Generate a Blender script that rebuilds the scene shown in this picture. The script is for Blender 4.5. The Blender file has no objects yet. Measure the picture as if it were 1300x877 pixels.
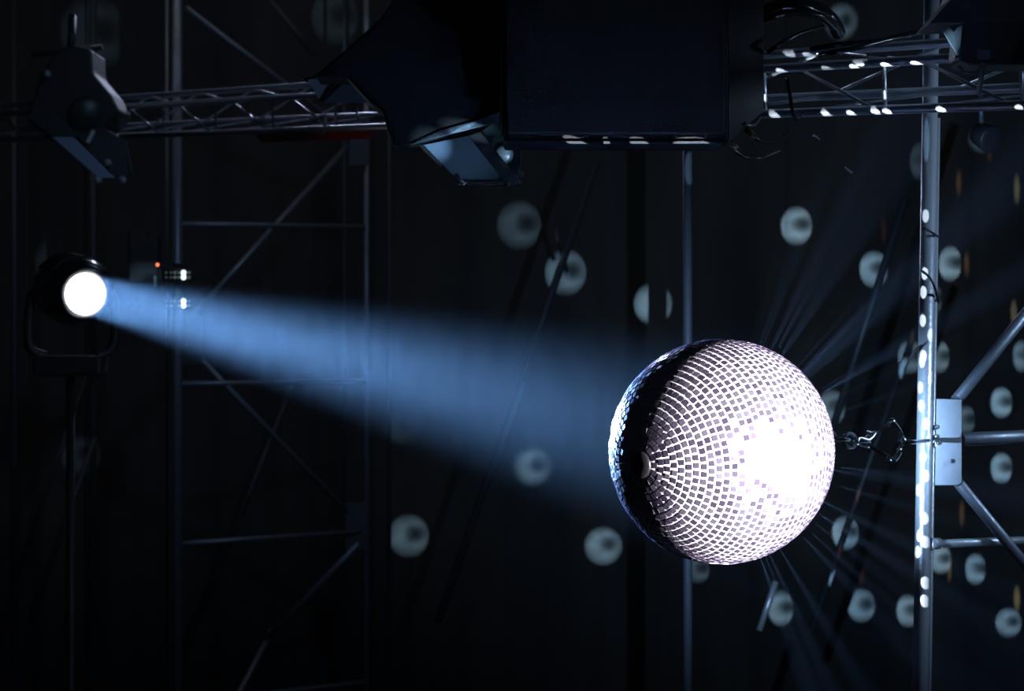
import bpy, bmesh, math, random
from mathutils import Vector, Matrix, noise
random.seed(7)
PI = math.pi
S = bpy.context.scene
C = S.collection
K = 0.36 / 1300.0          # metres per pixel, one metre from the lens
CAMZ = 4.0

def P(x, y, d):
    """point seen at pixel (x, y) that stands d metres in front of the camera"""
    return Vector(((x - 650) * K * d, d, CAMZ - (y - 438.5) * K * d))

# ------------------------------------------------------------------ materials
def mat(name, col, rough=0.5, metal=0.0, emit=None, es=0.0, bump=0.0, bscale=40.0, vary=0.0, coat=0.0):
    m = bpy.data.materials.new(name); m.use_nodes = True
    nt = m.node_tree; b = nt.nodes['Principled BSDF']
    b.inputs['Base Color'].default_value = (*col, 1)
    b.inputs['Roughness'].default_value = rough
    b.inputs['Metallic'].default_value = metal
    b.inputs['Coat Weight'].default_value = coat
    if emit:
        b.inputs['Emission Color'].default_value = (*emit, 1)
        b.inputs['Emission Strength'].default_value = es
    if bump or vary:
        tc = nt.nodes.new('ShaderNodeTexCoord')
        n = nt.nodes.new('ShaderNodeTexNoise'); n.inputs['Scale'].default_value = bscale
        n.inputs['Detail'].default_value = 4
        nt.links.new(tc.outputs['Object'], n.inputs['Vector'])
        if bump:
            bp = nt.nodes.new('ShaderNodeBump'); bp.inputs['Strength'].default_value = bump
            bp.inputs['Distance'].default_value = 0.01
            nt.links.new(n.outputs['Fac'], bp.inputs['Height'])
            nt.links.new(bp.outputs['Normal'], b.inputs['Normal'])
        if vary:
            r = nt.nodes.new('ShaderNodeMapRange')
            r.inputs['To Min'].default_value = max(0.02, rough - vary); r.inputs['To Max'].default_value = min(1, rough + vary)
            nt.links.new(n.outputs['Fac'], r.inputs['Value'])
            nt.links.new(r.outputs['Result'], b.inputs['Roughness'])
    return m

M = {}
M['alu'] = mat('brushed_aluminium', (.50, .55, .62), .36, .62, bump=.15, bscale=60, vary=.1)
M['steel'] = mat('galvanised_steel', (.18, .21, .26), .42, .5, bump=.2, bscale=30, vary=.12)
M['darksteel'] = mat('dark_steel', (.04, .048, .06), .5, .4, bump=.2, bscale=30)
M['darkpole'] = mat('weathered_steel', (.05, .062, .08), .5, .3, bump=.2, bscale=30)  # steel set darker for the pole behind the ball
M['plate'] = mat('gusset_steel', (.30, .34, .40), .5, .3, bump=.2, bscale=25, vary=.1)
M['chrome'] = mat('chromed_steel', (.75, .78, .82), .16, 1.0)
M['black'] = mat('black_powder_coat', (.006, .006, .007), .6, 0, bump=.2, bscale=120)
M['speaker'] = mat('black_cabinet_paint', (.004, .004, .005), .65, 0, bump=.3, bscale=150)
M['speaker_side'] = mat('black_side_paint', (.006, .007, .008), .55, 0, bump=.3, bscale=150)  # side panel black, slightly lighter than the cabinet front
M['blackgloss'] = mat('black_gloss', (.012, .012, .014), .22, .2, coat=.5)
M['cable'] = mat('cable_rubber', (.02, .02, .022), .25, 0, coat=.6)
M['wire'] = mat('steel_wire', (.4, .42, .45), .3, .9)
M['slate'] = mat('slate_flap', (.22, .30, .42), .4, .2, bump=.1, bscale=20)
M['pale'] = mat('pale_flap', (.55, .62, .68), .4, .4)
M['teal'] = mat('teal_housing', (.02, .035, .035), .45, .2)
M['red'] = mat('red_webbing', (.55, .02, .02), .6, 0, bump=.3, bscale=200)
M['brass'] = mat('worn_brass_sleeve', (.45, .28, .18), .45, .6)
M['lens'] = mat('lit_lens', (1, 1, 1), .3, 0, (1.0, 1.0, 1.0), 9.0)
M['led'] = mat('lit_led', (1, 1, 1), .3, 0, (.75, .95, 1.0), 2.2)
M['leddim'] = mat('dim_led', (1, 1, 1), .3, 0, (.7, .9, 1.0), .12)
M['redled'] = mat('red_indicator', (1, .2, .1), .3, 0, (1.0, .22, .10), 2.0)
M['core'] = mat('white_grout', (.86, .84, .88), .7, 0)
M['cap'] = mat('ball_cap_metal', (.02, .02, .024), .4, .6)

def curtain_mat():
    m = mat('black_drape', (.040, .042, .044), .95)
    nt = m.node_tree; b = nt.nodes['Principled BSDF']
    b.inputs['Specular IOR Level'].default_value = .05
    tc = nt.nodes.new('ShaderNodeTexCoord')
    mp = nt.nodes.new('ShaderNodeMapping'); mp.inputs['Scale'].default_value = (1.3, 1, .25)
    n = nt.nodes.new('ShaderNodeTexNoise'); n.inputs['Scale'].default_value = 1.1; n.inputs['Detail'].default_value = 6
    cr = nt.nodes.new('ShaderNodeValToRGB')
    cr.color_ramp.elements[0].position = .35; cr.color_ramp.elements[0].color = (.030, .033, .036, 1)
    cr.color_ramp.elements[1].position = .7; cr.color_ramp.elements[1].color = (.055, .052, .048, 1)
    nt.links.new(tc.outputs['Object'], mp.inputs['Vector']); nt.links.new(mp.outputs['Vector'], n.inputs['Vector'])
    nt.links.new(n.outputs['Fac'], cr.inputs['Fac']); nt.links.new(cr.outputs['Color'], b.inputs['Base Color'])
    return m
M['curtain'] = curtain_mat()
M['wall'] = mat('black_painted_wall', (.03, .03, .03), .9, 0, bump=.2, bscale=8)
M['floor'] = mat('black_stage_floor', (.02, .02, .022), .6, 0, bump=.2, bscale=10)

def tile_mat():
    m = bpy.data.materials.new('mirror_facets'); m.use_nodes = True
    nt = m.node_tree; b = nt.nodes['Principled BSDF']
    b.inputs['Metallic'].default_value = .95
    at = nt.nodes.new('ShaderNodeAttribute'); at.attribute_name = 'facet'
    cr = nt.nodes.new('ShaderNodeValToRGB')
    cr.color_ramp.elements[0].color = (.34, .27, .46, 1); cr.color_ramp.elements[1].color = (.62, .56, .74, 1)
    r = nt.nodes.new('ShaderNodeMapRange'); r.inputs['To Min'].default_value = .16; r.inputs['To Max'].default_value = .28
    nt.links.new(at.outputs['Fac'], cr.inputs['Fac']); nt.links.new(cr.outputs['Color'], b.inputs['Base Color'])
    nt.links.new(at.outputs['Fac'], r.inputs['Value']); nt.links.new(r.outputs['Result'], b.inputs['Roughness'])
    return m
M['tile'] = tile_mat()

def haze_mat(name, dens, aniso, col, noisy=False):
    m = bpy.data.materials.new(name); m.use_nodes = True
    nt = m.node_tree; nt.nodes.clear()
    out = nt.nodes.new('ShaderNodeOutputMaterial')
    v = nt.nodes.new('ShaderNodeVolumeScatter')
    v.inputs['Color'].default_value = (*col, 1); v.inputs['Density'].default_value = dens
    v.inputs['Anisotropy'].default_value = aniso
    if noisy:
        tc = nt.nodes.new('ShaderNodeTexCoord')
        mp = nt.nodes.new('ShaderNodeMapping'); mp.inputs['Scale'].default_value = (1, 1, .35)
        n = nt.nodes.new('ShaderNodeTexNoise'); n.inputs['Scale'].default_value = 1.6; n.inputs['Detail'].default_value = 3
        r = nt.nodes.new('ShaderNodeMapRange'); r.inputs['From Min'].default_value = .3; r.inputs['From Max'].default_value = .7
        r.inputs['To Min'].default_value = dens * .75; r.inputs['To Max'].default_value = dens * 1.25
        nt.links.new(tc.outputs['Object'], mp.inputs['Vector']); nt.links.new(mp.outputs['Vector'], n.inputs['Vector'])
        nt.links.new(n.outputs['Fac'], r.inputs['Value']); nt.links.new(r.outputs['Result'], v.inputs['Density'])
    nt.links.new(v.outputs['Volume'], out.inputs['Volume'])
    if not noisy:
        try: m.cycles.homogeneous_volume = True
        except Exception: pass
    return m

def beam_mat(name, dens, aniso, col, r0, spread, length):
    """haze that is thickest on the beam's axis and thins to nothing at its edge and far end"""
    m = bpy.data.materials.new(name); m.use_nodes = True
    nt = m.node_tree; nt.nodes.clear()
    out = nt.nodes.new('ShaderNodeOutputMaterial'); v = nt.nodes.new('ShaderNodeVolumeScatter')
    v.inputs['Color'].default_value = (*col, 1); v.inputs['Anisotropy'].default_value = aniso
    tc = nt.nodes.new('ShaderNodeTexCoord'); sx = nt.nodes.new('ShaderNodeSeparateXYZ')
    nt.links.new(tc.outputs['Object'], sx.inputs[0])
    def mth(op, a, b=None, clamp=False):
        n = nt.nodes.new('ShaderNodeMath'); n.operation = op; n.use_clamp = clamp
        for i, q in enumerate((a, b)):
            if q is None: continue
            if isinstance(q, (int, float)): n.inputs[i].default_value = q
            else: nt.links.new(q, n.inputs[i])
        return n.outputs[0]
    rad = mth('SQRT', mth('ADD', mth('MULTIPLY', sx.outputs[0], sx.outputs[0]), mth('MULTIPLY', sx.outputs[1], sx.outputs[1])))
    lim = mth('ADD', mth('MULTIPLY', sx.outputs[2], spread), r0)
    side = mth('MULTIPLY', mth('SUBTRACT', 1.0, mth('DIVIDE', rad, lim)), 4.0, True)
    end = mth('DIVIDE', mth('SUBTRACT', length * .965, sx.outputs[2]), 1.2, True)
    mp = nt.nodes.new('ShaderNodeMapping'); mp.inputs['Scale'].default_value = (1, 1, .35)
    n = nt.nodes.new('ShaderNodeTexNoise'); n.inputs['Scale'].default_value = 2.2; n.inputs['Detail'].default_value = 3
    nt.links.new(tc.outputs['Object'], mp.inputs['Vector']); nt.links.new(mp.outputs['Vector'], n.inputs['Vector'])
    wisp = mth('ADD', mth('MULTIPLY', n.outputs['Fac'], 1.2), .4)
    nt.links.new(mth('MULTIPLY', mth('MULTIPLY', mth('MULTIPLY', side, end), wisp), dens), v.inputs['Density'])
    nt.links.new(v.outputs['Volume'], out.inputs['Volume'])
    return m

# ------------------------------------------------------------------ mesh tools
def new(): return bmesh.new()

def frame_for(d):
    d = d.normalized()
    up = Vector((0, 0, 1)) if abs(d.z) < .9 else Vector((0, 1, 0))
    s = d.cross(up).normalized(); return s, s.cross(d).normalized()

def add_tube(bm, a, b, r, r2=None, n=14, caps=True):
    a = Vector(a); b = Vector(b); r2 = r if r2 is None else r2
    s, u = frame_for(b - a)
    A = [bm.verts.new(a + (s * math.cos(t) + u * math.sin(t)) * r) for t in [2 * PI * i / n for i in range(n)]]
    B = [bm.verts.new(b + (s * math.cos(t) + u * math.sin(t)) * r2) for t in [2 * PI * i / n for i in range(n)]]
    for i in range(n):
        f = bm.faces.new((A[i], A[(i + 1) % n], B[(i + 1) % n], B[i])); f.smooth = True
    if caps:
        bm.faces.new(A[::-1]); bm.faces.new(B)

def add_path(bm, pts, r, n=8, closed=False):
    pts = [Vector(p) for p in pts]; N = len(pts); rings = []
    s_prev = None
    for i, p in enumerate(pts):
        if closed: d = pts[(i + 1) % N] - pts[i - 1]
        else: d = pts[min(i + 1, N - 1)] - pts[max(i - 1, 0)]
        d.normalize()
        if s_prev is None: s, u = frame_for(d)
        else:
            s = (s_prev - d * s_prev.dot(d)).normalized(); u = s.cross(d).normalized()
        s_prev = s
        rings.append([bm.verts.new(p + (s * math.cos(t) + u * math.sin(t)) * r) for t in [2 * PI * k / n for k in range(n)]])
    for i in range(N if closed else N - 1):
        A = rings[i]; B = rings[(i + 1) % N]
        off = 0
        if closed and i == N - 1:
            off = min(range(n), key=lambda q: (A[0].co - B[q].co).length)
        for k in range(n):
            f = bm.faces.new((A[k], A[(k + 1) % n], B[(k + 1 + off) % n], B[(k + off) % n])); f.smooth = True
    if not closed:
        bm.faces.new(rings[0][::-1]); bm.faces.new(rings[-1])

def smooth_pts(ctrl, sub=8):
    ctrl = [Vector(c) for c in ctrl]; out = []
    for i in range(len(ctrl) - 1):
        p0 = ctrl[max(i - 1, 0)]; p1 = ctrl[i]; p2 = ctrl[i + 1]; p3 = ctrl[min(i + 2, len(ctrl) - 1)]
        for k in range(sub):
            t = k / sub
            out.append(.5 * ((2 * p1) + (p2 - p0) * t + (2 * p0 - 5 * p1 + 4 * p2 - p3) * t * t + (3 * p1 - p0 - 3 * p2 + p3) * t ** 3))
    out.append(ctrl[-1]); return out

def add_box(bm, c, size, rot=None):
    m = Matrix.Translation(Vector(c)) @ (rot.to_4x4() if rot else Matrix.Identity(4)) @ Matrix.Diagonal((*size, 1))
    return bmesh.ops.create_cube(bm, size=1, matrix=m)['verts']

def add_prism(bm, poly, off):
    """closed outline of points, given thickness along off"""
    off = Vector(off)
    A = [bm.verts.new(Vector(p)) for p in poly]; B = [bm.verts.new(Vector(p) + off) for p in poly]
    n = len(A)
    for i in range(n): bm.faces.new((A[i], A[(i + 1) % n], B[(i + 1) % n], B[i]))
    bm.faces.new(A[::-1]); bm.faces.new(B)

def add_lathe(bm, prof, a, d, n=40):
    """profile of (along, radius) turned about the axis from a along d"""
    a = Vector(a); d = Vector(d).normalized(); s, u = frame_for(d); rings = []
    for (h, r) in prof:
        rings.append([bm.verts.new(a + d * h + (s * math.cos(t) + u * math.sin(t)) * max(r, 1e-5)) for t in [2 * PI * k / n for k in range(n)]])
    for A, B in zip(rings, rings[1:]):
        for k in range(n):
            f = bm.faces.new((A[k], A[(k + 1) % n], B[(k + 1) % n], B[k])); f.smooth = True
    bm.faces.new(rings[0][::-1]); bm.faces.new(rings[-1])

def obj(name, bm, m, parent=None, bevel=0, label=None):
    bmesh.ops.recalc_face_normals(bm, faces=bm.faces)
    me = bpy.data.meshes.new(name); bm.to_mesh(me); bm.free()
    me.materials.append(m)
    o = bpy.data.objects.new(name, me); C.objects.link(o)
    if parent:
        o.parent = parent
        p = parent; off = Vector((0, 0, 0))
        while p: off += p.location; p = p.parent
        me.transform(Matrix.Translation(-off))
    if bevel:
        b = o.modifiers.new('bevel', 'BEVEL'); b.width = bevel; b.segments = 2; b.limit_method = 'ANGLE'
    if label: o['label'] = label
    return o

def tag(o, label, cat, group=None, kind=None):
    o['label'] = label; o['category'] = cat
    if group: o['group'] = group
    if kind: o['kind'] = kind
    return o

def thing(name, label, cat, loc, group=None):
    o = bpy.data.objects.new(name, None); C.objects.link(o); o.location = loc; o.empty_display_size = .1
    return tag(o, label, cat, group)

def struct(name, bm, m):
    o = obj(name, bm, m); o['kind'] = 'structure'; return o

# ------------------------------------------------------------------ key places
BALL = P(916, 573, 11.0); R = 143.5 * K * 11.0
LAMP = P(108, 373, 18.0); LENS_R = 26.5 * K * 18.0
BEAM = (BALL - LAMP).normalized()
AXIS = Vector((-.75, -.655, -.09)).normalized()     # from the hung pole to the free pole of the ball
WALL_Y = 30.0

# ------------------------------------------------------------------ the setting
bm = new(); add_box(bm, (0, 15, -.05), (26, 36, .1)); struct('floor', bm, M['floor'])
bm = new(); add_box(bm, (0, WALL_Y + .55, 5), (26, .2, 10)); struct('wall_back', bm, M['wall'])
def drape(x0, x1, y, z0, z1, amp, step, ph):
    bm = new(); nx = int((x1 - x0) / .05); cols = []
    for i in range(nx + 1):
        x = x0 + (x1 - x0) * i / nx
        dy = amp * (math.sin(x * 2 * PI / step + ph) + .4 * math.sin(x * 2 * PI / (step * .43) + 1.3 * ph))
        cols.append([bm.verts.new((x, y + dy * (1 - .35 * k / 4), z0 + (z1 - z0) * k / 4)) for k in range(5)])
    for a, b in zip(cols, cols[1:]):
        for k in range(4):
            f = bm.faces.new((a[k], b[k], b[k + 1], a[k + 1])); f.smooth = True
    return bm
edges = [-9.2, -4.35, 2.9, 9.2]
texts = ['black stage curtain hanging behind the lit spotlight on the left', 'wide black stage curtain hanging behind the mirror ball, dotted with round light spots',
         'black stage curtain hanging at the right, behind the post with the steel plate']
for i in range(3):
    o = obj('stage_curtain', drape(edges[i] - (.15 if i else 0), edges[i + 1], WALL_Y - .03 * (i % 2), .02, 9.2, .035, .62 + .05 * i, i), M['curtain'])
    sm = o.modifiers.new('cloth', 'SOLIDIFY'); sm.thickness = .006
    tag(o, texts[i], 'curtain', 'black curtains across the back')

# ------------------------------------------------------------------ mirror ball
ball = thing('mirror_ball', 'large mirror ball with small square mirror tiles, glaring white on its right side', 'mirror ball', BALL)
bm = new(); bmesh.ops.create_uvsphere(bm, u_segments=96, v_segments=48, radius=R * .992, matrix=Matrix.Translation(BALL))
for f in bm.faces: f.smooth = True
obj('ball_core', bm, M['core'], ball, label='white core showing between the mirror tiles')
ax = AXIS; s0, u0 = frame_for(ax)
bm = new(); lay = bm.verts.layers.float.new('facet')
NROW = 47; w = PI * R / NROW * .75
rng = random.Random(3)
for r in range(1, NROW):
    th = PI * (r + .5) / (NROW + .5)
    n = max(6, int(round(2 * PI * math.sin(th) * R / (PI * R / NROW))))
    if math.sin(th) * R < .045: continue
    ph0 = rng.random() * 6.28
    for k in range(n):
        ph = ph0 + 2 * PI * k / n
        nr = ax * math.cos(th) + (s0 * math.cos(ph) + u0 * math.sin(ph)) * math.sin(th)
        te = (-s0 * math.sin(ph) + u0 * math.cos(ph)); tu = nr.cross(te).normalized()
        j = (te * rng.gauss(0, .03) + tu * rng.gauss(0, .03))
        n2 = (nr + j).normalized(); te2 = (te - n2 * te.dot(n2)).normalized(); tu2 = n2.cross(te2)
        c = BALL + nr * (R * .992)
        fv = rng.random(); hw = w / 2 * rng.uniform(.93, 1.0)
        ww = min(hw, PI * math.sin(th) * R / n * .85)
        T = [bm.verts.new(c + n2 * .0020 + te2 * a * ww + tu2 * b * hw) for a, b in ((-1, -1), (1, -1), (1, 1), (-1, 1))]
        Bv = [bm.verts.new(c - n2 * .006 + te2 * a * ww + tu2 * b * hw) for a, b in ((-1, -1), (1, -1), (1, 1), (-1, 1))]
        for v in T + Bv: v[lay] = fv
        bm.faces.new(T)
        for q in range(4): bm.faces.new((T[q], Bv[q], Bv[(q + 1) % 4], T[(q + 1) % 4]))
tl = obj('mirror_tiles', bm, M['tile'], ball, label='rows of small square mirror tiles')
bm = new(); add_lathe(bm, [(-.012, .052), (.004, .052), (.010, .045), (.012, .02), (.012, .001)], BALL + ax * R * .985, ax); obj('end_cap', bm, M['cap'], ball)
bm = new(); add_lathe(bm, [(-.012, .06), (.010, .06), (.016, .05), (.018, .02), (.03, .018), (.032, .001)], BALL - ax * R * .985, -ax)
cap = obj('hanger_cap', bm, M['cap'], ball)
pole = BALL - ax * (R + .045)
bm = new(); pv, qv = frame_for(-ax)
add_path(bm, [pole + (-ax * math.cos(t) + qv * math.sin(t)) * .03 for t in [2 * PI * i / 16 for i in range(16)]], .006, 8, True)
obj('eyelet', bm, M['chrome'], cap)

# chain and clamp that hold the ball to the right post
TY = 13.3
hook = P(1178, 559, TY - .08)
ch = thing('hanging_chain', 'bright steel chain and shackle running from the mirror ball to the right post', 'chain', pole)
bm_pts = smooth_pts([pole + (-ax) * .03, P(1063, 560, 11.75), P(1085, 562, 12.1), P(1100, 562, 12.3)], 12)
def link(bm, c, d, side, L, W, r):
    pts = []
    for i in range(20):
        t = 2 * PI * i / 20
        pts.append(c + d * (math.cos(t) * L) + side * (math.copysign(abs(math.sin(t)) ** .8, math.sin(t)) * W))
    add_path(bm, pts, r, 8, True)
a0 = pole - ax * .03; a1 = P(1098, 561, 12.35); dd = (a1 - a0); nl = max(4, int(dd.length / .19)); dn = dd.normalized()
sv, uv = frame_for(dn)
for i in range(nl):
    c = a0 + dd * (i + .5) / nl
    bm = new(); link(bm, c, dn, (uv if i % 2 else sv), dd.length / nl * .60, .03, .0085)
    obj('chain_link', bm, M['chrome'], ch)
bm = new()
add_path(bm, smooth_pts([P(1096, 561, 12.35), P(1103, 551, 12.4), P(1112, 548, 12.42), P(1104, 558, 12.38), P(1092, 556, 12.35), P(1088, 564, 12.33), P(1100, 569, 12.36), P(1104, 574, 12.38)], 6), .006)
obj('shackle', bm, M['chrome'], ch)
bm = new()
add_path(bm, smooth_pts([P(1098, 562, 12.38), P(1118, 574, 12.45), P(1134, 584, 12.6)], 6), .010)
add_path(bm, smooth_pts([P(1100, 560, 12.38), P(1117, 545, 12.45), P(1133, 536, 12.6)], 6), .010)
add_path(bm, smooth_pts([P(1133, 536, 12.6), P(1142, 548, 12.7), P(1145, 560, 12.75), P(1142, 574, 12.7), P(1134, 585, 12.6)], 6), .012)
add_path(bm, [P(1145, 560, 12.75), P(1160, 561, 12.9), hook], .010)
obj('hanger_arm', bm, M['blackgloss'], ch)
for (x, y, d, r) in ((1132, 535, 12.55, .014), (1145, 559, 12.7, .017), (1142, 571, 12.66, .011), (1101, 569, 12.33, .010), (1129, 585, 12.52, .011), (1103, 549, 12.36, .009)):
    bm = new(); add_lathe(bm, [(-.012, r * 1.1), (-.004, r * 1.3), (.004, r * 1.1), (.010, r * .6), (.012, .001)], P(x, y, d), (-.3, -1, .2), 12)
    obj('bolt', bm, M['chrome'], ch)

# ------------------------------------------------------------------ left moving light
ml = thing('moving_head_light', 'moving-head spotlight with a round blazing white lens, aimed at the mirror ball', 'stage light', LAMP)
bx = -BEAM
s_, u_ = frame_for(BEAM)
if u_.z < 0: u_ = -u_
g = 18.0 / 21.5
bm = new(); add_lathe(bm, [(a * g, b * g) for a, b in [(.62, .11), (.60, .19), (.45, .26), (.10, .27), (.03, .24), (.0, .215), (-.04, .205), (-.04, .175), (.02, .165), (.03, .001)]], LAMP + BEAM * -.02, bx, 48)
hs = obj('housing', bm, M['blackgloss'], ml)
bm = new()
for i in range(9):
    q = LAMP + bx * (.14 + .04 * i) * g
    add_path(bm, [q + (u_ * math.cos(t) + s_ * math.sin(t)) * .275 * g for t in [-.95 + 1.9 * k / 20 for k in range(21)]], .007, 6)
obj('cooling_fins', bm, M['black'], ml)
bm = new(); add_lathe(bm, [(0, LENS_R), (.012, LENS_R * .96), (.022, LENS_R * .7), (.026, LENS_R * .3), (.027, .001)], LAMP, BEAM, 48)
obj('lens', bm, M['lens'], ml, label='round lens shining white')
hub = LAMP + bx * .3 * g
for sg in (-1, 1):
    pts = [hub + s_ * sg * .24, hub + s_ * sg * .28 - u_ * .08, hub + s_ * sg * .28 - u_ * .35, hub + s_ * sg * .17 - u_ * .42]
    b2 = new(); add_path(b2, smooth_pts(pts, 6), .033, 8); obj('yoke_arm', b2, M['black'], ml)
bm = new(); add_box(bm, hub - u_ * .48, (.44, .35, .13)); obj('base', bm, M['black'], ml, .02)
bm = new(); q = hub - u_ * .5; add_tube(bm, q, (q.x, q.y, 0.03), .028); obj('stand_pole', bm, M['black'], ml)
for k in range(3):
    a = 2 * PI * k / 3 + .4; bm = new(); add_tube(bm, (q.x, q.y, .75), (q.x + .6 * math.cos(a), q.y + .6 * math.sin(a), .02), .016); obj('leg', bm, M['black'], ml)

pb = thing('dimmer_pack', 'black control box with a tiny red light beside the left spotlight', 'control box', P(185, 345, 24.9))
bm = new(); add_box(bm, P(184, 330, 24.95), (.26, .3, .40)); add_box(bm, P(176, 305, 24.95), (.18, .2, .16)); obj('box_body', bm, M['black'], pb, .02)
bm = new(); add_lathe(bm, [(0, .014), (.01, .013), (.016, .001)], P(200, 336, 24.79), (0, -1, 0), 12); obj('indicator_light', bm, M['redled'], pb)
bm = new(); add_box(bm, P(197, 357, 24.77), (.02, .02, .09)); obj('switch', bm, M['plate'], pb)
bm = new(); add_box(bm, P(212, 338, 25.35), (.2, .75, .05)); obj('mounting_bracket', bm, M['black'], pb)

for nm, yy, lb in (('a', 349, 'short bar of tiny lit LEDs on the post, just above the light beam'), ('b', 385, 'short bar of tiny lit LEDs on the post, inside the light beam')):
    t = thing('led_bar', lb, 'led light', P(225, yy, 25.7), 'LED bars on the left post')  # glints on the post, built as tiny glowing dots on a bar
    bm = new(); add_box(bm, P(226, yy, 25.75), (.27, .05, .10)); obj('bar_housing', bm, M['black'], t, .008)
    for x, big in ((211, 0), (217, 0), (222, 1), (227, 0), (233, 2), (240, 0)):
        for yo in (-3, 3):
            if big == 1 and yo == 3 and nm == 'b': continue
            bm = new(); rr = (.008, .012, .022)[big]
            add_lathe(bm, [(0, rr), (rr * .4, rr * .8), (rr * .6, .001)], P(x, yy + yo, 25.70), (0, -1, 0), 10)
            obj('led', bm, M['led'] if big == 2 else M['leddim'], t)

# ------------------------------------------------------------------ overhead lighting truss
CT = .18 / K * (12.5 / 10.3)
def truss_line(x):
    sp = 37 + (x - 165) * 26 / 1053.0
    d = CT / sp
    ylow = 172 - (x - 165) * .0342
    return ylow, sp, d
def TL(x):
    y, sp, d = truss_line(x); return P(x, y, d)
A = TL(-45); B = TL(1345)
L = (B - A).length; td = (B - A) / L
up = Vector((0, 0, 1)); perp = Vector((-td.y, td.x, 0)).normalized()
if perp.y < 0: perp = -perp
hgt = .217
U = (up * 1.0 - perp * .10).normalized() * hgt
V = (perp * .93 + up * .42).normalized() * hgt
chords = {'fl': Vector((0, 0, 0)), 'fu': U, 'bl': V, 'bu': U + V}
truss = thing('lighting_truss', 'long aluminium box truss crossing the top from the dark left to the bright right end', 'truss', A)
for k, o_ in chords.items():
    bm = new(); add_tube(bm, A + o_, B + o_, .0215, n=20); obj('chord', bm, M['alu'], truss)
nb = int(L / .98); bl = L / nb
for i in range(nb):
    p = A + td * bl * i; q = p + td * bl
    p2 = p + td * bl * .68
    bm = new(); add_tube(bm, p + td * .05 + U, p2, .0085, n=10); obj('brace', bm, M['alu'], truss)
    bm = new(); add_tube(bm, p2 + td * bl * .09 + U, p2 + td * bl * .07, .0085, n=10); obj('brace', bm, M['alu'], truss)
    bm = new(); add_tube(bm, p + V, q + U + V, .0085, n=10); obj('brace', bm, M['alu'], truss)
    bm = new(); add_tube(bm, p, q + V, .0085, n=10); obj('brace', bm, M['alu'], truss)
    bm = new(); add_tube(bm, p + U + V, q + U, .0085, n=10); obj('brace', bm, M['alu'], truss)

# red webbing below the left half of the truss
def truss_pt(x, dy, off=0.0):
    y, sp, d = truss_line(x); return P(x, y + dy, d + off)
def strap(x0, x1, y0, y1, nm, lb):
    bm = new(); pts = [truss_pt(x0, y0, .03), truss_pt(x1, y0, .03), truss_pt(x1, y1, .03), truss_pt(x0 + 10, y1, .03)]
    add_prism(bm, pts, (0, .02, 0))
    tag(obj(nm, bm, M['red']), lb, 'strap')
strap(322, 472, 3, 14, 'ratchet_strap', 'flat red strap running under the left part of the truss')
bm = new()
add_path(bm, smooth_pts([truss_pt(405, -12, -.03), truss_pt(412, -16, -.05), truss_pt(413, 4, -.04), truss_pt(408, 6, .02), truss_pt(404, 0, .06)], 6), .012)
tag(obj('truss_clamp', bm, M['wire']), 'small wire clamp round the lower tube of the truss, above the red strap', 'clamp')

# ------------------------------------------------------------------ scaffolding
def scaffold_left():
    d1, d2 = 26.0, 27.4
    t = thing('scaffold_tower', 'steel scaffolding frame with cross braces behind the left spotlight', 'scaffolding', Vector((P(225, 0, d1).x, d1, 0)))
    def post(x, d, r, m=M['steel']):
        p = P(x, 0, d); bm = new(); add_tube(bm, (p.x, d, 0), (p.x, d, 8.2), r, n=18); return obj('post', bm, m, t)
    post(225, d1, .046); post(465, d2, .028); post(212, d1 + .5, .016)
    post(437, d2 + .3, .016, M['darksteel']); post(494, d2 + .5, .022, M['darksteel'])
    for y1, y2 in ((284, 288), (487, 484), (690, 674), (893, 866)):
        bm = new(); add_tube(bm, P(228, y1, d1), P(465, y2, d2), .024, n=12); obj('rung', bm, M['steel'], t)
    for (x1, y1, x2, y2) in ((236, 436, 455, 664), (238, 408, 448, 178), (236, 10, 455, 178), (455, 690, 330, 820), (236, 1010, 345, 800)):
        bm = new(); add_tube(bm, P(x1, y1, d1 + .05), P(x2, y2, d2 + (.05 if x2 > 400 else -.7)), .026, n=12); obj('brace', bm, M['steel'], t)
    for (x, y, d, w_, h_) in ((244, 432, d1 + .04, 26, 62), (455, 180, d2 - .06, 24, 60), (452, 668, d2 - .06, 28, 60)):
        bm = new(); add_box(bm, P(x, y, d), (w_ * K * d, .012, h_ * K * d)); obj('gusset_plate', bm, M['darksteel'], t, .004)
scaffold_left()

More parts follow.
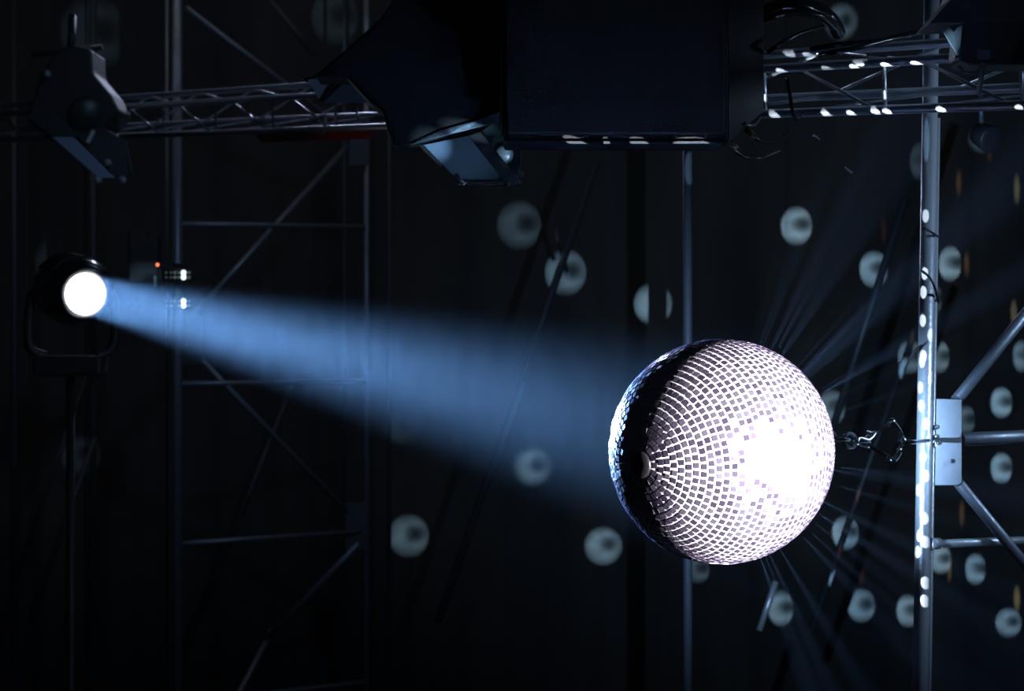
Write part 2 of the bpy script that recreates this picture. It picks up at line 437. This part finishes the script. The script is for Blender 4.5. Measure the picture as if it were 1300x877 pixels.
def scaffold_right():
    d = TY
    base = P(1160, 1300, d)
    top = P(1183.5, -30, d); low = P(1169.5, 785, d); dirv = (low - top).normalized()
    foot = low + dirv * ((low.z - 0.0) / -dirv.z)
    t = thing('post_tower', 'bright steel tower with a plate and braces, right of the mirror ball, dotted with light', 'scaffolding', foot)
    bm = new(); add_tube(bm, top, foot, .036, n=28); obj('post', bm, M['alu'], t)
    bm = new(); a = P(1190, 150, d + .04); b = P(1180, 785, d + .04); e = b + (b - a).normalized() * ((b.z) / ((a - b).normalized().z))
    add_tube(bm, a, e, .014, n=12); obj('guide_tube', bm, M['alu'], t)
    x2 = 1440; f2 = P(x2, 0, d + 1.3)
    bm = new(); add_tube(bm, (f2.x, f2.y, 0), (f2.x, f2.y, 6.0), .040, n=24); obj('post', bm, M['alu'], t)
    bm = new()
    add_prism(bm, [P(1184, 506, d + .03), P(1221, 507, d + .03), P(1221, 613, d + .03), P(1216, 616, d + .03), P(1184, 616, d + .03)], (0, .012, 0)); obj('gusset_plate', bm, M['plate'], t, .003)
    for (x1, y1, xx, yy, r) in ((1214, 508, x2, 228, .028), (1218, 558, x2, 547, .032), (1216, 612, x2, 885, .026), (1176, 691, x2, 680, .020)):
        bm = new(); add_tube(bm, P(x1, y1, d + .07), P(xx, yy, d + 1.3), r, n=16); obj('brace', bm, M['steel'] if r > .021 else M['alu'], t)
    bm = new()
    for x_, y_ in ((1188, 690),):
        add_tube(bm, P(x_ - 6, y_, d + .02), P(x_ + 3, y_ - .3, d + .1), .027, n=18)
    obj('coupler', bm, M['plate'], t)
    for x_, y_ in ((1188, 542), (1188, 554), (1191, 562), (1208, 585)):
        bm = new(); add_lathe(bm, [(0, .012), (.012, .011), (.018, .001)], P(x_, y_, d + .028), (0, -1, 0), 8); obj('bolt', bm, M['chrome'], t)
scaffold_right()

def lone(x1, y1, d1, x2, y2, d2, r, name, label, m=M['darksteel'], group=None):
    bm = new(); add_tube(bm, P(x1, y1, d1), P(x2, y2, d2), r, n=14)
    tag(obj(name, bm, m), label, 'pole', group)
p = P(873, 0, 16.5)
bm = new(); add_tube(bm, (p.x, p.y, 0), (p.x, p.y, 6.6), .027, n=18)
tag(obj('scaffold_pole', bm, M['darkpole']), 'upright grey steel pole standing directly behind the mirror ball', 'pole')
G = 'dim slanting poles behind the rig'
lone(1150, 250, 22, 1052, 560, 22, .03, 'scaffold_pole', 'dark slanting pole above the chain, between mirror ball and right post', group=G)
lone(1170, 395, 24, 1030, 800, 24, .03, 'scaffold_pole', 'dark slanting pole below the chain, right of the mirror ball', group=G)
lone(760, 200, 25, 556, 790, 25, .035, 'scaffold_pole', 'long dim slanting pole crossing behind the light beam, left of the ball', group=G)
lone(705, 290, 26, 722, 352, 26, .02, 'scaffold_pole', 'short dark rod crossing a pale light spot left of the ball', group=G)
lone(985, 738, 20, 964, 800, 20, .022, 'scaffold_pole', 'pale slanting rod low down, just below the mirror ball', M['alu'], group=G)
lone(121, 555, 27, 38, 790, 27, .03, 'scaffold_pole', 'dim slanting pole at the lower left, nearer the left post', group=G)
lone(112, 470, 28, 22, 730, 28, .025, 'scaffold_pole', 'dim slanting pole at the lower left, nearer the picture edge', group=G)
lone(375, 480, 28.5, 250, 790, 28.5, .035, 'scaffold_pole', 'dim slanting pole crossing the left scaffolding, lower one', group=G)
lone(335, -10, 27.8, 400, 70, 27.8, .03, 'scaffold_pole', 'dim slanting pole above the truss, left of the black floodlight', group=G)
for x, d, lb in ((18, 28.3, 'dark upright pole at the far left edge'), (118, 27.3, 'dark upright pole crossing the faint round spot at top left')):
    p = P(x, 0, d); bm = new(); add_tube(bm, (p.x, d, 0), (p.x, d, 8), .035, n=14)
    tag(obj('scaffold_pole', bm, M['darksteel']), lb, 'pole')

# ------------------------------------------------------------------ loudspeaker
SD = 12.4
sp = thing('loudspeaker', 'huge black loudspeaker cabinet hanging in front of the truss', 'loudspeaker', P(790, 180, SD))
def depth_pt(p, dy): return Vector((p.x, p.y + dy, p.z))
c_ = [P(637, -40, SD), P(924, -40, SD), P(924, 180, SD), P(641, 180, SD), P(637, 172, SD)]
bm = new(); add_prism(bm, c_, (0, .55, 0)); obj('cabinet', bm, M['speaker'], sp, .006)
bm = new()
q0 = P(925, -40, SD); q1 = P(972, -40, SD); q2 = P(972, 140, SD); q3 = P(950, 158, SD); q4 = P(925, 180, SD)
add_prism(bm, [q0 + Vector((0, .02, 0)), q1 + Vector((0, .10, 0)), q2 + Vector((0, .10, 0)), q3 + Vector((0, .06, 0)), q4 + Vector((0, .02, 0))], (0, .42, 0)); obj('side_panel', bm, M['speaker_side'], sp, .004)
bm = new(); add_box(bm, P(781, 68, SD - .02), (278 * K * SD, .03, 205 * K * SD)); obj('grille', bm, M['speaker'], sp, .01)
bm = new(); add_box(bm, P(782, 181, SD - .005), (270 * K * SD, .02, .010)); obj('bottom_trim', bm, M['darksteel'], sp, label='thin metal strip along the bottom edge')
bm = new(); add_box(bm, P(800, -44, SD + .25), (.5, .06, .05)); add_tube(bm, P(800, -44, SD + .25), P(800, -190, SD + .25), .02); obj('rigging_bracket', bm, M['black'], sp)

# ------------------------------------------------------------------ floodlights with barn doors
FD = 13.2
fl = thing('stage_floodlight', 'large black floodlight with glassy lit barn doors beside the loudspeaker', 'stage light', P(560, 150, FD))
hood = [(398, 97), (440, 62), (482, 24), (512, -20), (560, -46), (638, -46), (638, 150), (586, 166), (520, 186), (500, 184), (492, 165), (486, 142), (470, 130), (440, 98)]
bm = new(); add_prism(bm, [P(x, y, FD) for x, y in hood], (0, .42, 0)); obj('housing', bm, M['black'], fl, .012)
bm = new()
for i in range(6):
    y0 = 179 - i * 3.2; x0 = 521 + i * 7
    add_path(bm, [P(x0, y0 + 4, FD - .01), P(x0 + 45, y0 - 8, FD - .015), P(634, 150 + 6 - i * 2.2 - 2, FD - .01)], .0042, 6)
obj('cooling_fins', bm, M['steel'], fl)
bm = new(); add_prism(bm, [P(536, 184, FD + .05), P(600, 171, FD + .05), P(641, 229, FD + .02), P(583, 232, FD + .02)], (.01, .012, 0)); d1 = obj('barn_door', bm, M['slate'], fl, .003)
bm = new(); add_prism(bm, [P(531, 184, FD + .02), P(537, 183, FD + .02), P(585, 232, FD), P(580, 234, FD)], (0, .03, 0)); obj('door_rim', bm, M['black'], d1)
bm = new(); add_prism(bm, [P(594, 172, FD + .0), P(610, 167, FD + .0), P(663, 233, FD - .02), P(646, 236, FD - .02)], (0, .03, 0)); d2 = obj('barn_door', bm, M['black'], fl, .003)
bm = new(); add_prism(bm, [P(583, 231, FD - .01), P(662, 233, FD - .01), P(661, 236, FD - .01), P(582, 235, FD - .01)], (0, .03, 0)); obj('door_rim', bm, M['black'], d2)
bm = new(); add_prism(bm, [P(612, 166, FD + .08), P(634, 150, FD + .08), P(640, 176, FD + .06), P(662, 181, FD + .06), P(662, 205, FD + .05), P(657, 231, FD + .04)], (.0, .02, 0)); obj('barn_door', bm, M['teal'], fl, .003)
bm = new(); add_lathe(bm, [(0, .045), (.02, .043), (.03, .03), (.034, .001)], P(640, 196, FD + .06), (-.3, -1, -.2), 24); obj('reflector', bm, M['pale'], fl)
for x, y in ((587, 232), (644, 233), (661, 220)):
    bm = new(); q = P(x, y, FD - .03); add_path(bm, [q + Vector((math.cos(t) * .011, -.004, math.sin(t) * .011)) for t in [2 * PI * i / 12 for i in range(12)]], .004, 6, True)
    add_lathe(bm, [(0, .006), (.012, .005), (.014, .001)], q, (0, -1, 0), 8)
    obj('wing_bolt', bm, M['chrome'], fl)

# second flood behind, whose flap shows left of the big hood
f2 = thing('barn_door_frame', 'small slate barn door with two angled flaps over the truss, left of the big floodlight', 'barn door', P(430, 115, 14.6))
bm = new(); add_prism(bm, [P(390, 101, 14.6), P(432, 97, 14.7), P(406, 127, 14.6)], (0, .012, 0)); obj('flap', bm, M['slate'], f2, .003)
bm = new(); add_prism(bm, [P(409, 131, 14.6), P(441, 97, 14.7), P(467, 130, 14.6)], (0, .012, 0)); obj('flap', bm, M['slate'], f2, .003)
bm = new(); add_prism(bm, [P(404, 128, 14.59), P(410, 131, 14.59), P(444, 97, 14.66), P(432, 96, 14.66)], (0, .03, 0)); obj('hinge_bar', bm, M['black'], f2, .003)
bm = new(); add_prism(bm, [P(386, 98, 14.75), P(446, 92, 14.75), P(484, 134, 14.75), P(474, 136, 14.75), P(440, 100, 14.75), P(388, 104, 14.75)], (0, .04, 0)); obj('frame_rail', bm, M['black'], f2, .003)
bm = new(); add_tube(bm, P(430, 99, 14.65), P(430, 90, 14.65), .012); add_tube(bm, P(450, 130, 14.6), P(456, 154, 14.6), .009); obj('bolt', bm, M['wire'], f2)

# left floodlight
LD = 20.6
f3 = thing('stage_floodlight', 'dark floodlight with a slanting slate barn door at the far left of the truss', 'stage light', P(110, 150, LD))
bm = new(); add_prism(bm, [P(x, y, LD) for x, y in ((52, 92), (70, 66), (92, 56), (116, 62), (118, 92), (140, 118), (152, 140), (126, 168), (98, 176), (60, 176), (34, 152))], (0, .7, 0)); obj('housing', bm, M['black'], f3, .02)
bm = new(); add_prism(bm, [P(66, 174, LD - .05), P(93, 174, LD - .05), P(146, 226, LD - .1), P(125, 226, LD - .1)], (.0, .02, 0)); obj('barn_door', bm, M['slate'], f3, .004)
bm = new(); add_prism(bm, [P(32, 146, LD - .02), P(66, 143, LD - .02), P(98, 174, LD - .02), P(68, 175, LD - .02)], (.0, .02, 0)); obj('barn_door', bm, M['teal'], f3, .004)
bm = new(); add_prism(bm, [P(97, 172, LD - .03), P(128, 160, LD - .03), P(160, 178, LD - .03), P(168, 218, LD - .06), P(163, 229, LD - .06), P(146, 226, LD - .06)], (.0, .025, 0)); obj('barn_door', bm, M['teal'], f3, .004)
bm = new(); add_lathe(bm, [(-.05, .14), (0, .14), (.02, .12), (.05, .07), (.06, .001)], P(112, 147, LD), (.35, -1, -.35), 28); obj('glass', bm, M['teal'], f3, label='blue-grey front glass')
bm = new(); add_prism(bm, [P(109, 180, LD - .06), P(113, 182, LD - .06), P(121, 167, LD - .06), P(117, 164, LD - .06)], (0, .02, 0)); obj('latch', bm, M['pale'], f3)
for x, y in ((124, 229), (156, 229), (60, 94), (137, 207)):
    bm = new(); add_lathe(bm, [(0, .03), (.02, .028), (.035, .001)], P(x, y, LD - .08), (0, -1, .2), 12); obj('wing_bolt', bm, M['plate'], f3)
bm = new(); add_tube(bm, P(90, 66, LD + .3), P(92, 20, LD + .4), .03); add_tube(bm, P(40, 70, LD + .3), P(130, 60, LD + .3), .02); obj('yoke', bm, M['black'], f3)

# right floodlight
RD = 11.6
f4 = thing('stage_floodlight', 'black floodlight with a pale triangular flap over the right end of the truss', 'stage light', P(1250, 60, RD))
bm = new(); add_prism(bm, [P(x, y, RD) for x, y in ((1180, 30), (1212, -6), (1222, -40), (1345, -40), (1345, 26), (1228, 28), (1200, 30))], (0, .4, 0)); obj('hood', bm, M['black'], f4, .006)
bm = new(); add_prism(bm, [P(x, y, RD) for x, y in ((1222, 30), (1345, 22), (1345, 82), (1232, 82), (1217, 76))], (0, .3, 0)); obj('housing', bm, M['teal'], f4, .01)
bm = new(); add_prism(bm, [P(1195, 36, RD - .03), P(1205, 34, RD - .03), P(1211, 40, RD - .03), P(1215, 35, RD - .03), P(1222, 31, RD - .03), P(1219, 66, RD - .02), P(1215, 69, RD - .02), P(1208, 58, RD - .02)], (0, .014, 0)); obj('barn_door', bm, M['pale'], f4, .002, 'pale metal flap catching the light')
bm = new(); add_box(bm, P(1249, 69, RD - .02), (16 * K * RD, .02, 12 * K * RD)); obj('latch', bm, M['slate'], f4, .003)
bm = new(); add_path(bm, smooth_pts([P(1218, 84, RD), P(1226, 92, RD - .02), P(1240, 92, RD - .02), P(1246, 84, RD)], 6), .006); add_tube(bm, P(1248, 83, RD), P(1243, 118, RD + .6), .011); obj('safety_wire', bm, M['wire'], f4)
bm = new(); add_lathe(bm, [(0, .014), (.01, .012), (.014, .001)], P(1216, 73, RD - .03), (0, -1, 0), 12); obj('wing_bolt', bm, M['chrome'], f4)

# ------------------------------------------------------------------ cables
def cable(pts, r, name, label, m=M['cable'], group=None, cat='cable'):
    bm = new(); add_path(bm, smooth_pts([P(*q) for q in pts], 10), r, 10)
    return tag(obj(name, bm, m), label, cat, group)
GC = 'cables bundled at the right end of the truss'
cable([(960, 22, 12.9), (990, 8, 12.8), (1030, 10, 12.8), (1055, 25, 12.85), (1064, 42, 12.95)], .035, 'power_cable', 'thickest black cable arching over the truss beside the loudspeaker', group=GC)
cable([(960, 20, 12.75), (995, 4, 12.7), (1020, 8, 12.7), (1052, 22, 12.8)], .022, 'power_cable', 'topmost glossy black cable leaving the loudspeaker top', group=GC)
cable([(960, 27, 12.7), (1000, 17, 12.65), (1040, 20, 12.7), (1058, 34, 12.8)], .018, 'power_cable', 'glossy black cable just under the topmost one beside the loudspeaker', group=GC)
cable([(975, 66, 12.5), (992, 55, 12.45), (1015, 43, 12.5), (1045, 34, 12.6)], .010, 'power_cable', 'thin shiny cable slanting up between loudspeaker and truss', group=GC)
cable([(1030, 62, 12.7), (1055, 58, 12.6), (1080, 55, 12.6), (1115, 52, 12.7), (1150, 44, 12.7), (1185, 38, 12.7)], .012, 'power_cable', 'shiny cable lying along the top of the truss at the right', group=GC)
cable([(1040, 70, 12.65), (1060, 66, 12.5), (1090, 60, 12.5), (1130, 50, 12.6), (1155, 46, 12.65)], .012, 'power_cable', 'second shiny cable lying inside the truss at the right', group=GC)
cable([(1000, 100, 12.7), (1003, 120, 12.65), (1006, 140, 12.6), (1010, 151, 12.6), (1016, 148, 12.7)], .009, 'power_cable', 'thin cable looped round the lower truss tube beside the loudspeaker', group=GC)
cable([(965, 148, 12.6), (958, 158, 12.5), (948, 158, 12.45), (944, 152, 12.5), (954, 148, 12.6)], .008, 'cable_loop', 'small bright wire loop at the truss end beside the loudspeaker', M['wire'])
cable([(948, 160, 12.5), (957, 173, 12.45), (972, 181, 12.5), (990, 177, 12.6), (1003, 165, 12.7)], .0065, 'power_cable', 'upper of two thin cables sagging below the truss beside the loudspeaker')
c2 = cable([(929, 180, 12.3), (934, 192, 12.3), (948, 200, 12.35), (968, 200, 12.4), (990, 192, 12.6)], .0065, 'power_cable', 'lower of two thin cables sagging below the truss beside the loudspeaker')
bm = new(); add_tube(bm, P(948, 164, 12.48), P(957, 173, 12.44), .014); tag(obj('cable_connector', bm, M['brass']), 'reddish metal connector on the upper sagging cable', 'connector')
bm = new(); add_tube(bm, P(929, 181, 12.29), P(935, 190, 12.29), .014); tag(obj('cable_connector', bm, M['brass']), 'reddish metal connector on the lower sagging cable', 'connector')
cable([(1032, 172, 12.9), (1036, 174, 12.9), (1040, 178, 12.9)], .006, 'wire_end', 'short bright wire end just below the truss, right of the sagging cables', M['wire'], cat='wire')
cable([(1072, 212, 12.9), (1076, 216, 12.9), (1082, 220, 12.9)], .006, 'wire_end', 'short bright wire end hanging lower, left of the right post', M['wire'], cat='wire')
cable([(1171, 289, 13.2), (1180, 293, 13.2), (1192, 301, 13.3)], .0055, 'tie_wire', 'upper thin black wire wrapped over the right post', M['black'], cat='wire')
cable([(1169, 343, 13.2), (1180, 352, 13.2), (1187, 366, 13.22), (1191, 384, 13.35)], .006, 'tie_wire', 'lower thin black wire wrapped over the right post', M['black'], cat='wire')
cable([(1149, 473, 13.3), (1152, 462, 13.25), (1160, 447, 13.2), (1170, 438, 13.2)], .0055, 'tie_wire', 'thin black wire hanging off the left side of the right post', M['black'], cat='wire')
# fixture showing faintly behind the right post below the truss
f5 = thing('lamp_fixture', 'small blurred lamp hanging under the truss, right of the right post', 'stage light', P(1248, 170, 17))
bm = new(); add_lathe(bm, [(.0, .03), (.03, .07), (.16, .085), (.17, .075), (.15, .001)], P(1240, 168, 17.2), (.5, -1, -.4), 24); obj('lamp_shell', bm, M['darksteel'], f5)
bm = new(); add_tube(bm, P(1246, 160, 17.15), P(1246, 112, 17.15), .014); obj('hanger', bm, M['steel'], f5)

# ------------------------------------------------------------------ haze
bm = new(); add_box(bm, (0, 14.7, 4.6), (24, 30, 9.1))
hz = obj('haze', bm, haze_mat('thin_haze', .00036, .45, (.72, .85, 1.0)))
tag(hz, 'thin bluish stage haze filling the whole dark stage', 'haze', kind='stuff')
bm = new(); Lb = (BALL - LAMP).length; SPREAD = .048
add_lathe(bm, [(.03, LENS_R * 1.02), (Lb * .97, LENS_R + SPREAD * Lb * .97)], (0, 0, 0), (0, 0, 1), 64)
hb = obj('light_beam', bm, beam_mat('beam_haze', .00022, .6, (.50, .74, 1.0), LENS_R, SPREAD, Lb))  # cone of denser haze, added along the beam to make it show
hb.location = LAMP; hb.rotation_euler = BEAM.to_track_quat('Z', 'Y').to_euler()
tag(hb, 'wide blue-white beam of light in haze, reaching from spotlight to mirror ball', 'light beam', kind='stuff')

# ------------------------------------------------------------------ lights
def light(name, kind, loc, target, power, col, **kw):
    l = bpy.data.lights.new(name, kind); l.energy = power; l.color = col
    for k, v in kw.items(): setattr(l, k, v)
    o = bpy.data.objects.new(name, l); C.objects.link(o); o.location = loc
    o.rotation_euler = (Vector(target) - Vector(loc)).to_track_quat('-Z', 'Y').to_euler()
    return o
light('spotlight_beam', 'AREA', LAMP + BEAM * .05, BALL, 270.0, (.27, .54, 1.0), shape='DISK', size=LENS_R * 2, spread=math.radians(6.0))
kd = Vector((.656, -.755, -.08)).normalized()
light('key_spot', 'SPOT', BALL + kd * 6.5, BALL, 30000, (1.0, .95, 1.0), spot_size=math.radians(9.0), spot_blend=.25, shadow_soft_size=.05)
light('second_key', 'SPOT', BALL + Vector((.955, -.26, -.14)).normalized() * 6.0, BALL, 15000, (1.0, .96, 1.0), spot_size=math.radians(8.6), spot_blend=.25, shadow_soft_size=.05)  # unseen lamp added to whiten the ball's right edge
sc_ = (P(1260, 520, 30) - BALL).normalized()
light('ball_scatter', 'SPOT', BALL + sc_ * (R + .02), P(1260, 520, 30), 1700, (.42, .66, 1.0), spot_size=math.radians(46), spot_blend=1.0, shadow_soft_size=.0)  # added lamp standing in for light the ball scatters
light('curtain_wash', 'AREA', (-1.5, 25.5, 9.0), (-1.5, 30.0, 3.5), 17, (.95, .97, 1.0), shape='RECTANGLE', size=15.0, size_y=.5, spread=math.radians(140))  # unseen strip lamp added to lift the dark curtain
light('side_wash', 'SPOT', (5.1, 11.8, 5.4), P(1215, 370, 13.3), 420, (.50, .72, 1.0), spot_size=math.radians(50), spot_blend=.6, shadow_soft_size=.3)  # unseen lamp added to light the right tower and truss end
light('truss_wash', 'SPOT', (-1.6, 25.0, 8.4), TL(290), 500, (.62, .70, 1.0), spot_size=math.radians(60), spot_blend=.7, shadow_soft_size=.25)  # unseen lamp added behind the truss for bright tube edges
light('left_wash', 'AREA', (1.0, 14.0, 8.5), P(260, 420, 26), 10, (.45, .65, 1.0), shape='DISK', size=.8, spread=math.radians(50))  # unseen lamp added to lift the left scaffolding

# facet reflections: spot lamps added at the ball's surface stand in for mirrored beams
def gobo(l, soft=.24, hole=(-.27, -.08, .40), depth=.9):
    l.use_nodes = True; nt = l.node_tree; em = nt.nodes['Emission']
    h = math.tan(l.spot_size / 2)
    tc = nt.nodes.new('ShaderNodeTexCoord'); sp_ = nt.nodes.new('ShaderNodeSeparateXYZ')
    nt.links.new(tc.outputs['Normal'], sp_.inputs[0])
    def mth(op, a, b=None, clamp=False):
        n = nt.nodes.new('ShaderNodeMath'); n.operation = op; n.use_clamp = clamp
        for i, v in enumerate((a, b)):
            if v is None: continue
            if isinstance(v, (int, float)): n.inputs[i].default_value = v
            else: nt.links.new(v, n.inputs[i])
        return n.outputs[0]
    u = mth('DIVIDE', mth('DIVIDE', sp_.outputs[0], sp_.outputs[2]), h); v = mth('DIVIDE', mth('DIVIDE', sp_.outputs[1], sp_.outputs[2]), h)
    r = mth('SQRT', mth('ADD', mth('MULTIPLY', u, u), mth('MULTIPLY', v, v)))
    edge = mth('DIVIDE', mth('SUBTRACT', 1.0, r), soft * 2, True)
    du = mth('SUBTRACT', u, hole[0]); dv = mth('SUBTRACT', v, hole[1])
    r2 = mth('SQRT', mth('ADD', mth('MULTIPLY', du, du), mth('MULTIPLY', dv, dv)))
    hol = mth('DIVIDE', r2, hole[2] * 1.25, True); hol = mth('POWER', hol, 2.0)
    hol = mth('ADD', mth('MULTIPLY', hol, depth), 1 - depth)
    nz = nt.nodes.new('ShaderNodeTexNoise'); nz.inputs['Scale'].default_value = 1.6 / h; nz.inputs['Detail'].default_value = 2
    nt.links.new(tc.outputs['Normal'], nz.inputs['Vector'])
    mott = mth('ADD', mth('MULTIPLY', nz.outputs['Fac'], 1.0), .5)
    nt.links.new(mth('MULTIPLY', mth('MULTIPLY', edge, hol), mott), em.inputs['Strength'])

def facet_lamp(x, y, d, w_, h_, target_rad, col, albedo, name, gob, blend=.35):
    T = P(x, y, d); dirn = (T - BALL).normalized()
    src = BALL + dirn * (R + .012); dist = (T - src).length
    hh = h_ * K * d / 2
    I = target_rad * PI / albedo * dist * dist
    l = bpy.data.lights.new(name, 'SPOT'); l.color = col; l.energy = I * 4 * PI
    l.spot_size = 2 * math.atan(hh / dist); l.spot_blend = blend if not gob else .15; l.shadow_soft_size = 0.0
    o = bpy.data.objects.new(name, l); C.objects.link(o); o.location = src
    o.rotation_euler = dirn.to_track_quat('-Z', 'Y').to_euler()
    o.scale = (max(.15, w_ / h_), 1, 1)
    if gob: gobo(l)
COLD = (.44, .74, 1.0)
WD = WALL_Y - .05
for (x, y, w_, h_, b) in (
    (660, 286, 60, 66, .05), (718, 346, 54, 62, .13), (829, 386, 50, 56, .21), (1011, 287, 40, 52, .24), (1109, 342, 36, 50, .27), (1206, 335, 28, 48, .23),
    (1155, 453, 30, 46, .17), (1192, 453, 26, 44, .19), (1297, 452, 22, 44, .18), (1271, 511, 27, 42, .34), (1271, 594, 27, 42, .34), (1073, 676, 34, 46, .30),
    (1238, 722, 25, 42, .32), (1194, 710, 26, 38, .25), (1093, 768, 36, 46, .27), (1152, 775, 28, 44, .27), (1280, 790, 28, 34, .25), (991, 772, 32, 48, .22),
    (1226, 533, 18, 32, .12), (766, 693, 50, 52, .20), (676, 592, 56, 54, .13), (519, 680, 52, 58, .09), (508, 543, 44, 46, .015), (1056, 517, 34, 48, .16),
    (1068, 28, 56, 50, .10), (1248, 176, 38, 38, .10), (1168, 205, 26, 52, .05), (1186, 380, 20, 40, .06), (120, 42, 84, 96, .012), (82, 335, 76, 80, .012), (103, 578, 50, 56, .010),
    (425, 22, 60, 76, .014), (886, 722, 26, 34, .08)):
    facet_lamp(x, y, WD, w_, h_, b, COLD, .042, 'facet_reflection', True)
for (x, y, w_, h_, b, c) in (
    (1217, 232, 7, 28, .05, (1, .55, .25)), (1291, 240, 10, 40, .12, (1, .9, .45)), (1227, 335, 7, 32, .06, (1, .6, .3)), (1199, 405, 6, 30, .035, (1, .5, .25)),
    (1122, 292, 7, 28, .02, (1, .4, .25)), (1287, 397, 7, 24, .12, (1, .8, .5)), (1221, 652, 8, 32, .08, (1, .6, .3)), (1205, 722, 7, 34, .08, (1, .7, .35)),
    (1291, 760, 10, 34, .16, (1, .85, .45)), (1256, 190, 5, 24, .03, (1, .5, .3)), (1118, 634, 7, 24, .015, (1, .4, .3)), (1093, 728, 5, 16, .03, (1, .25, .2))):
    facet_lamp(x, y, WD, w_ * .9, h_ * 1.1, b * .6, c, .042, 'facet_reflection', False, 1.0)
for (x, y) in ((1170, 459), (1167, 492), (1169, 515), (1176, 538), (1181, 559), (1172, 580), (1175, 604), (1165, 622), (1174, 658), (1167, 680), (1175, 688), (1164, 700),
               (1175, 740), (1174, 763), (1184, 479), (1174, 347), (1172, 371), (1171, 407), (1183, 425), (1172, 452), (1175, 274)):
    facet_lamp(x, y, TY - .03, 10, 17, 1.6, (.86, .93, 1), .3, 'facet_reflection', False)
facet_lamp(1176, 178, TY - .03, 9, 52, .35, COLD, .3, 'facet_reflection', False)
def td_(x): return truss_line(x)[2]
for (x, y, w_, h_, b) in ((995, 86, 13, 8, .8), (1055, 83, 13, 6, .25), (1088, 79, 15, 10, 1.2), (1130, 77, 20, 10, 1.5), (1169, 75, 24, 11, 1.8),
    (984, 144, 11, 8, .8), (1050, 142, 12, 8, .9), (1082, 142, 12, 8, .9), (1113, 138, 14, 9, 1.1), (1128, 139, 14, 9, 1.1), (1197, 136, 18, 9, 1.2), (1297, 133, 14, 8, .9),
    (978, 126, 10, 6, .6), (998, 124, 14, 5, .3), (1025, 124, 12, 5, .3), (1070, 122, 18, 6, .35), (1126, 119, 22, 6, .8), (1185, 120, 20, 5, .4),
    (995, 99, 16, 10, .6), (1020, 108, 16, 10, .6), (1057, 124, 20, 12, .8), (1190, 113, 26, 14, .8), (1000, 50, 26, 20, .5), (1092, 56, 30, 10, .5), (1142, 48, 20, 10, .3),
    (996, 8, 16, 10, 1.2), (1022, 13, 18, 12, 1.0), (1020, 22, 18, 6, .5), (1090, 65, 18, 7, .6)):
    facet_lamp(x, y, td_(x), w_, h_, b, (.86, .93, 1), .3, 'facet_reflection', False)
facet_lamp(876, 215, 16.45, 16, 44, .30, COLD, .2, 'facet_reflection', False)
for (x, w_) in ((733, 22), (770, 6), (812, 18), (878, 34)):
    facet_lamp(x, 181, SD - .01, w_, 5, .8, (.86, .93, 1), .1, 'facet_reflection', False)
for (x, y, w_, h_, b) in ((585, 200, 120, 80, .05), (600, 166, 90, 26, .55), (345, 176, 60, 16, .06), (440, 172, 70, 16, .05), (430, 115, 110, 60, .02), (550, 186, 60, 50, .5), (642, 196, 22, 34, .15), (1210, 48, 30, 36, .35)):
    facet_lamp(x, y, 15.5 if x < 500 else FD if x < 700 else RD, w_, h_, b, COLD, .3, 'facet_reflection', False, 1.0)  # added spots that brighten the barn doors, fins, strap and flaps
# further spots added at the ball's surface, aimed out of view: thin fanning rays
rr = random.Random(11)
for k in range(34):
    a = math.radians(rr.choice([rr.uniform(30, 76), rr.uniform(-75, 30), rr.uniform(-75, -20), rr.uniform(20, 76)]))
    fwd = rr.uniform(.08, .9)
    dv_ = Vector((math.cos(a), -fwd, math.sin(a))).normalized()
    l = bpy.data.lights.new('facet_reflection', 'SPOT'); l.color = (.32, .55, 1.0); l.energy = 9500 * rr.uniform(.4, 1.4)
    l.spot_size = math.radians(rr.uniform(4.5, 13)); l.spot_blend = 1.0; l.shadow_soft_size = 0.0
    o = bpy.data.objects.new('facet_reflection', l); C.objects.link(o); o.location = BALL + dv_ * (R + .012)
    o.rotation_euler = dv_.to_track_quat('-Z', 'Y').to_euler()

w = bpy.data.worlds.new('dark_hall'); S.world = w; w.use_nodes = True
w.node_tree.nodes['Background'].inputs[0].default_value = (.5, .65, 1.0, 1)
w.node_tree.nodes['Background'].inputs[1].default_value = .0045

# ------------------------------------------------------------------ camera
cam = bpy.data.cameras.new('camera'); cam.lens = 100; cam.sensor_width = 36; cam.sensor_fit = 'HORIZONTAL'
cam.clip_start = .05; cam.clip_end = 200
cam.dof.use_dof = True; cam.dof.focus_distance = 11.3; cam.dof.aperture_fstop = 4.5
co = bpy.data.objects.new('camera', cam); C.objects.link(co); co.location = (0, 0, CAMZ); co.rotation_euler = (PI / 2, 0, 0)
S.camera = co

S.view_settings.view_transform = 'Standard'; S.view_settings.look = 'None'
S.view_settings.exposure = 0; S.view_settings.gamma = 1; S.view_settings.use_curve_mapping = False
cy = S.cycles
cy.max_bounces = 5; cy.diffuse_bounces = 2; cy.glossy_bounces = 3; cy.volume_bounces = 0
cy.volume_step_rate = 1.0; cy.volume_max_steps = 64
cy.use_denoising = True; cy.sample_clamp_indirect = 3.0; cy.use_light_tree = True
cy.caustics_reflective = False; cy.caustics_refractive = False
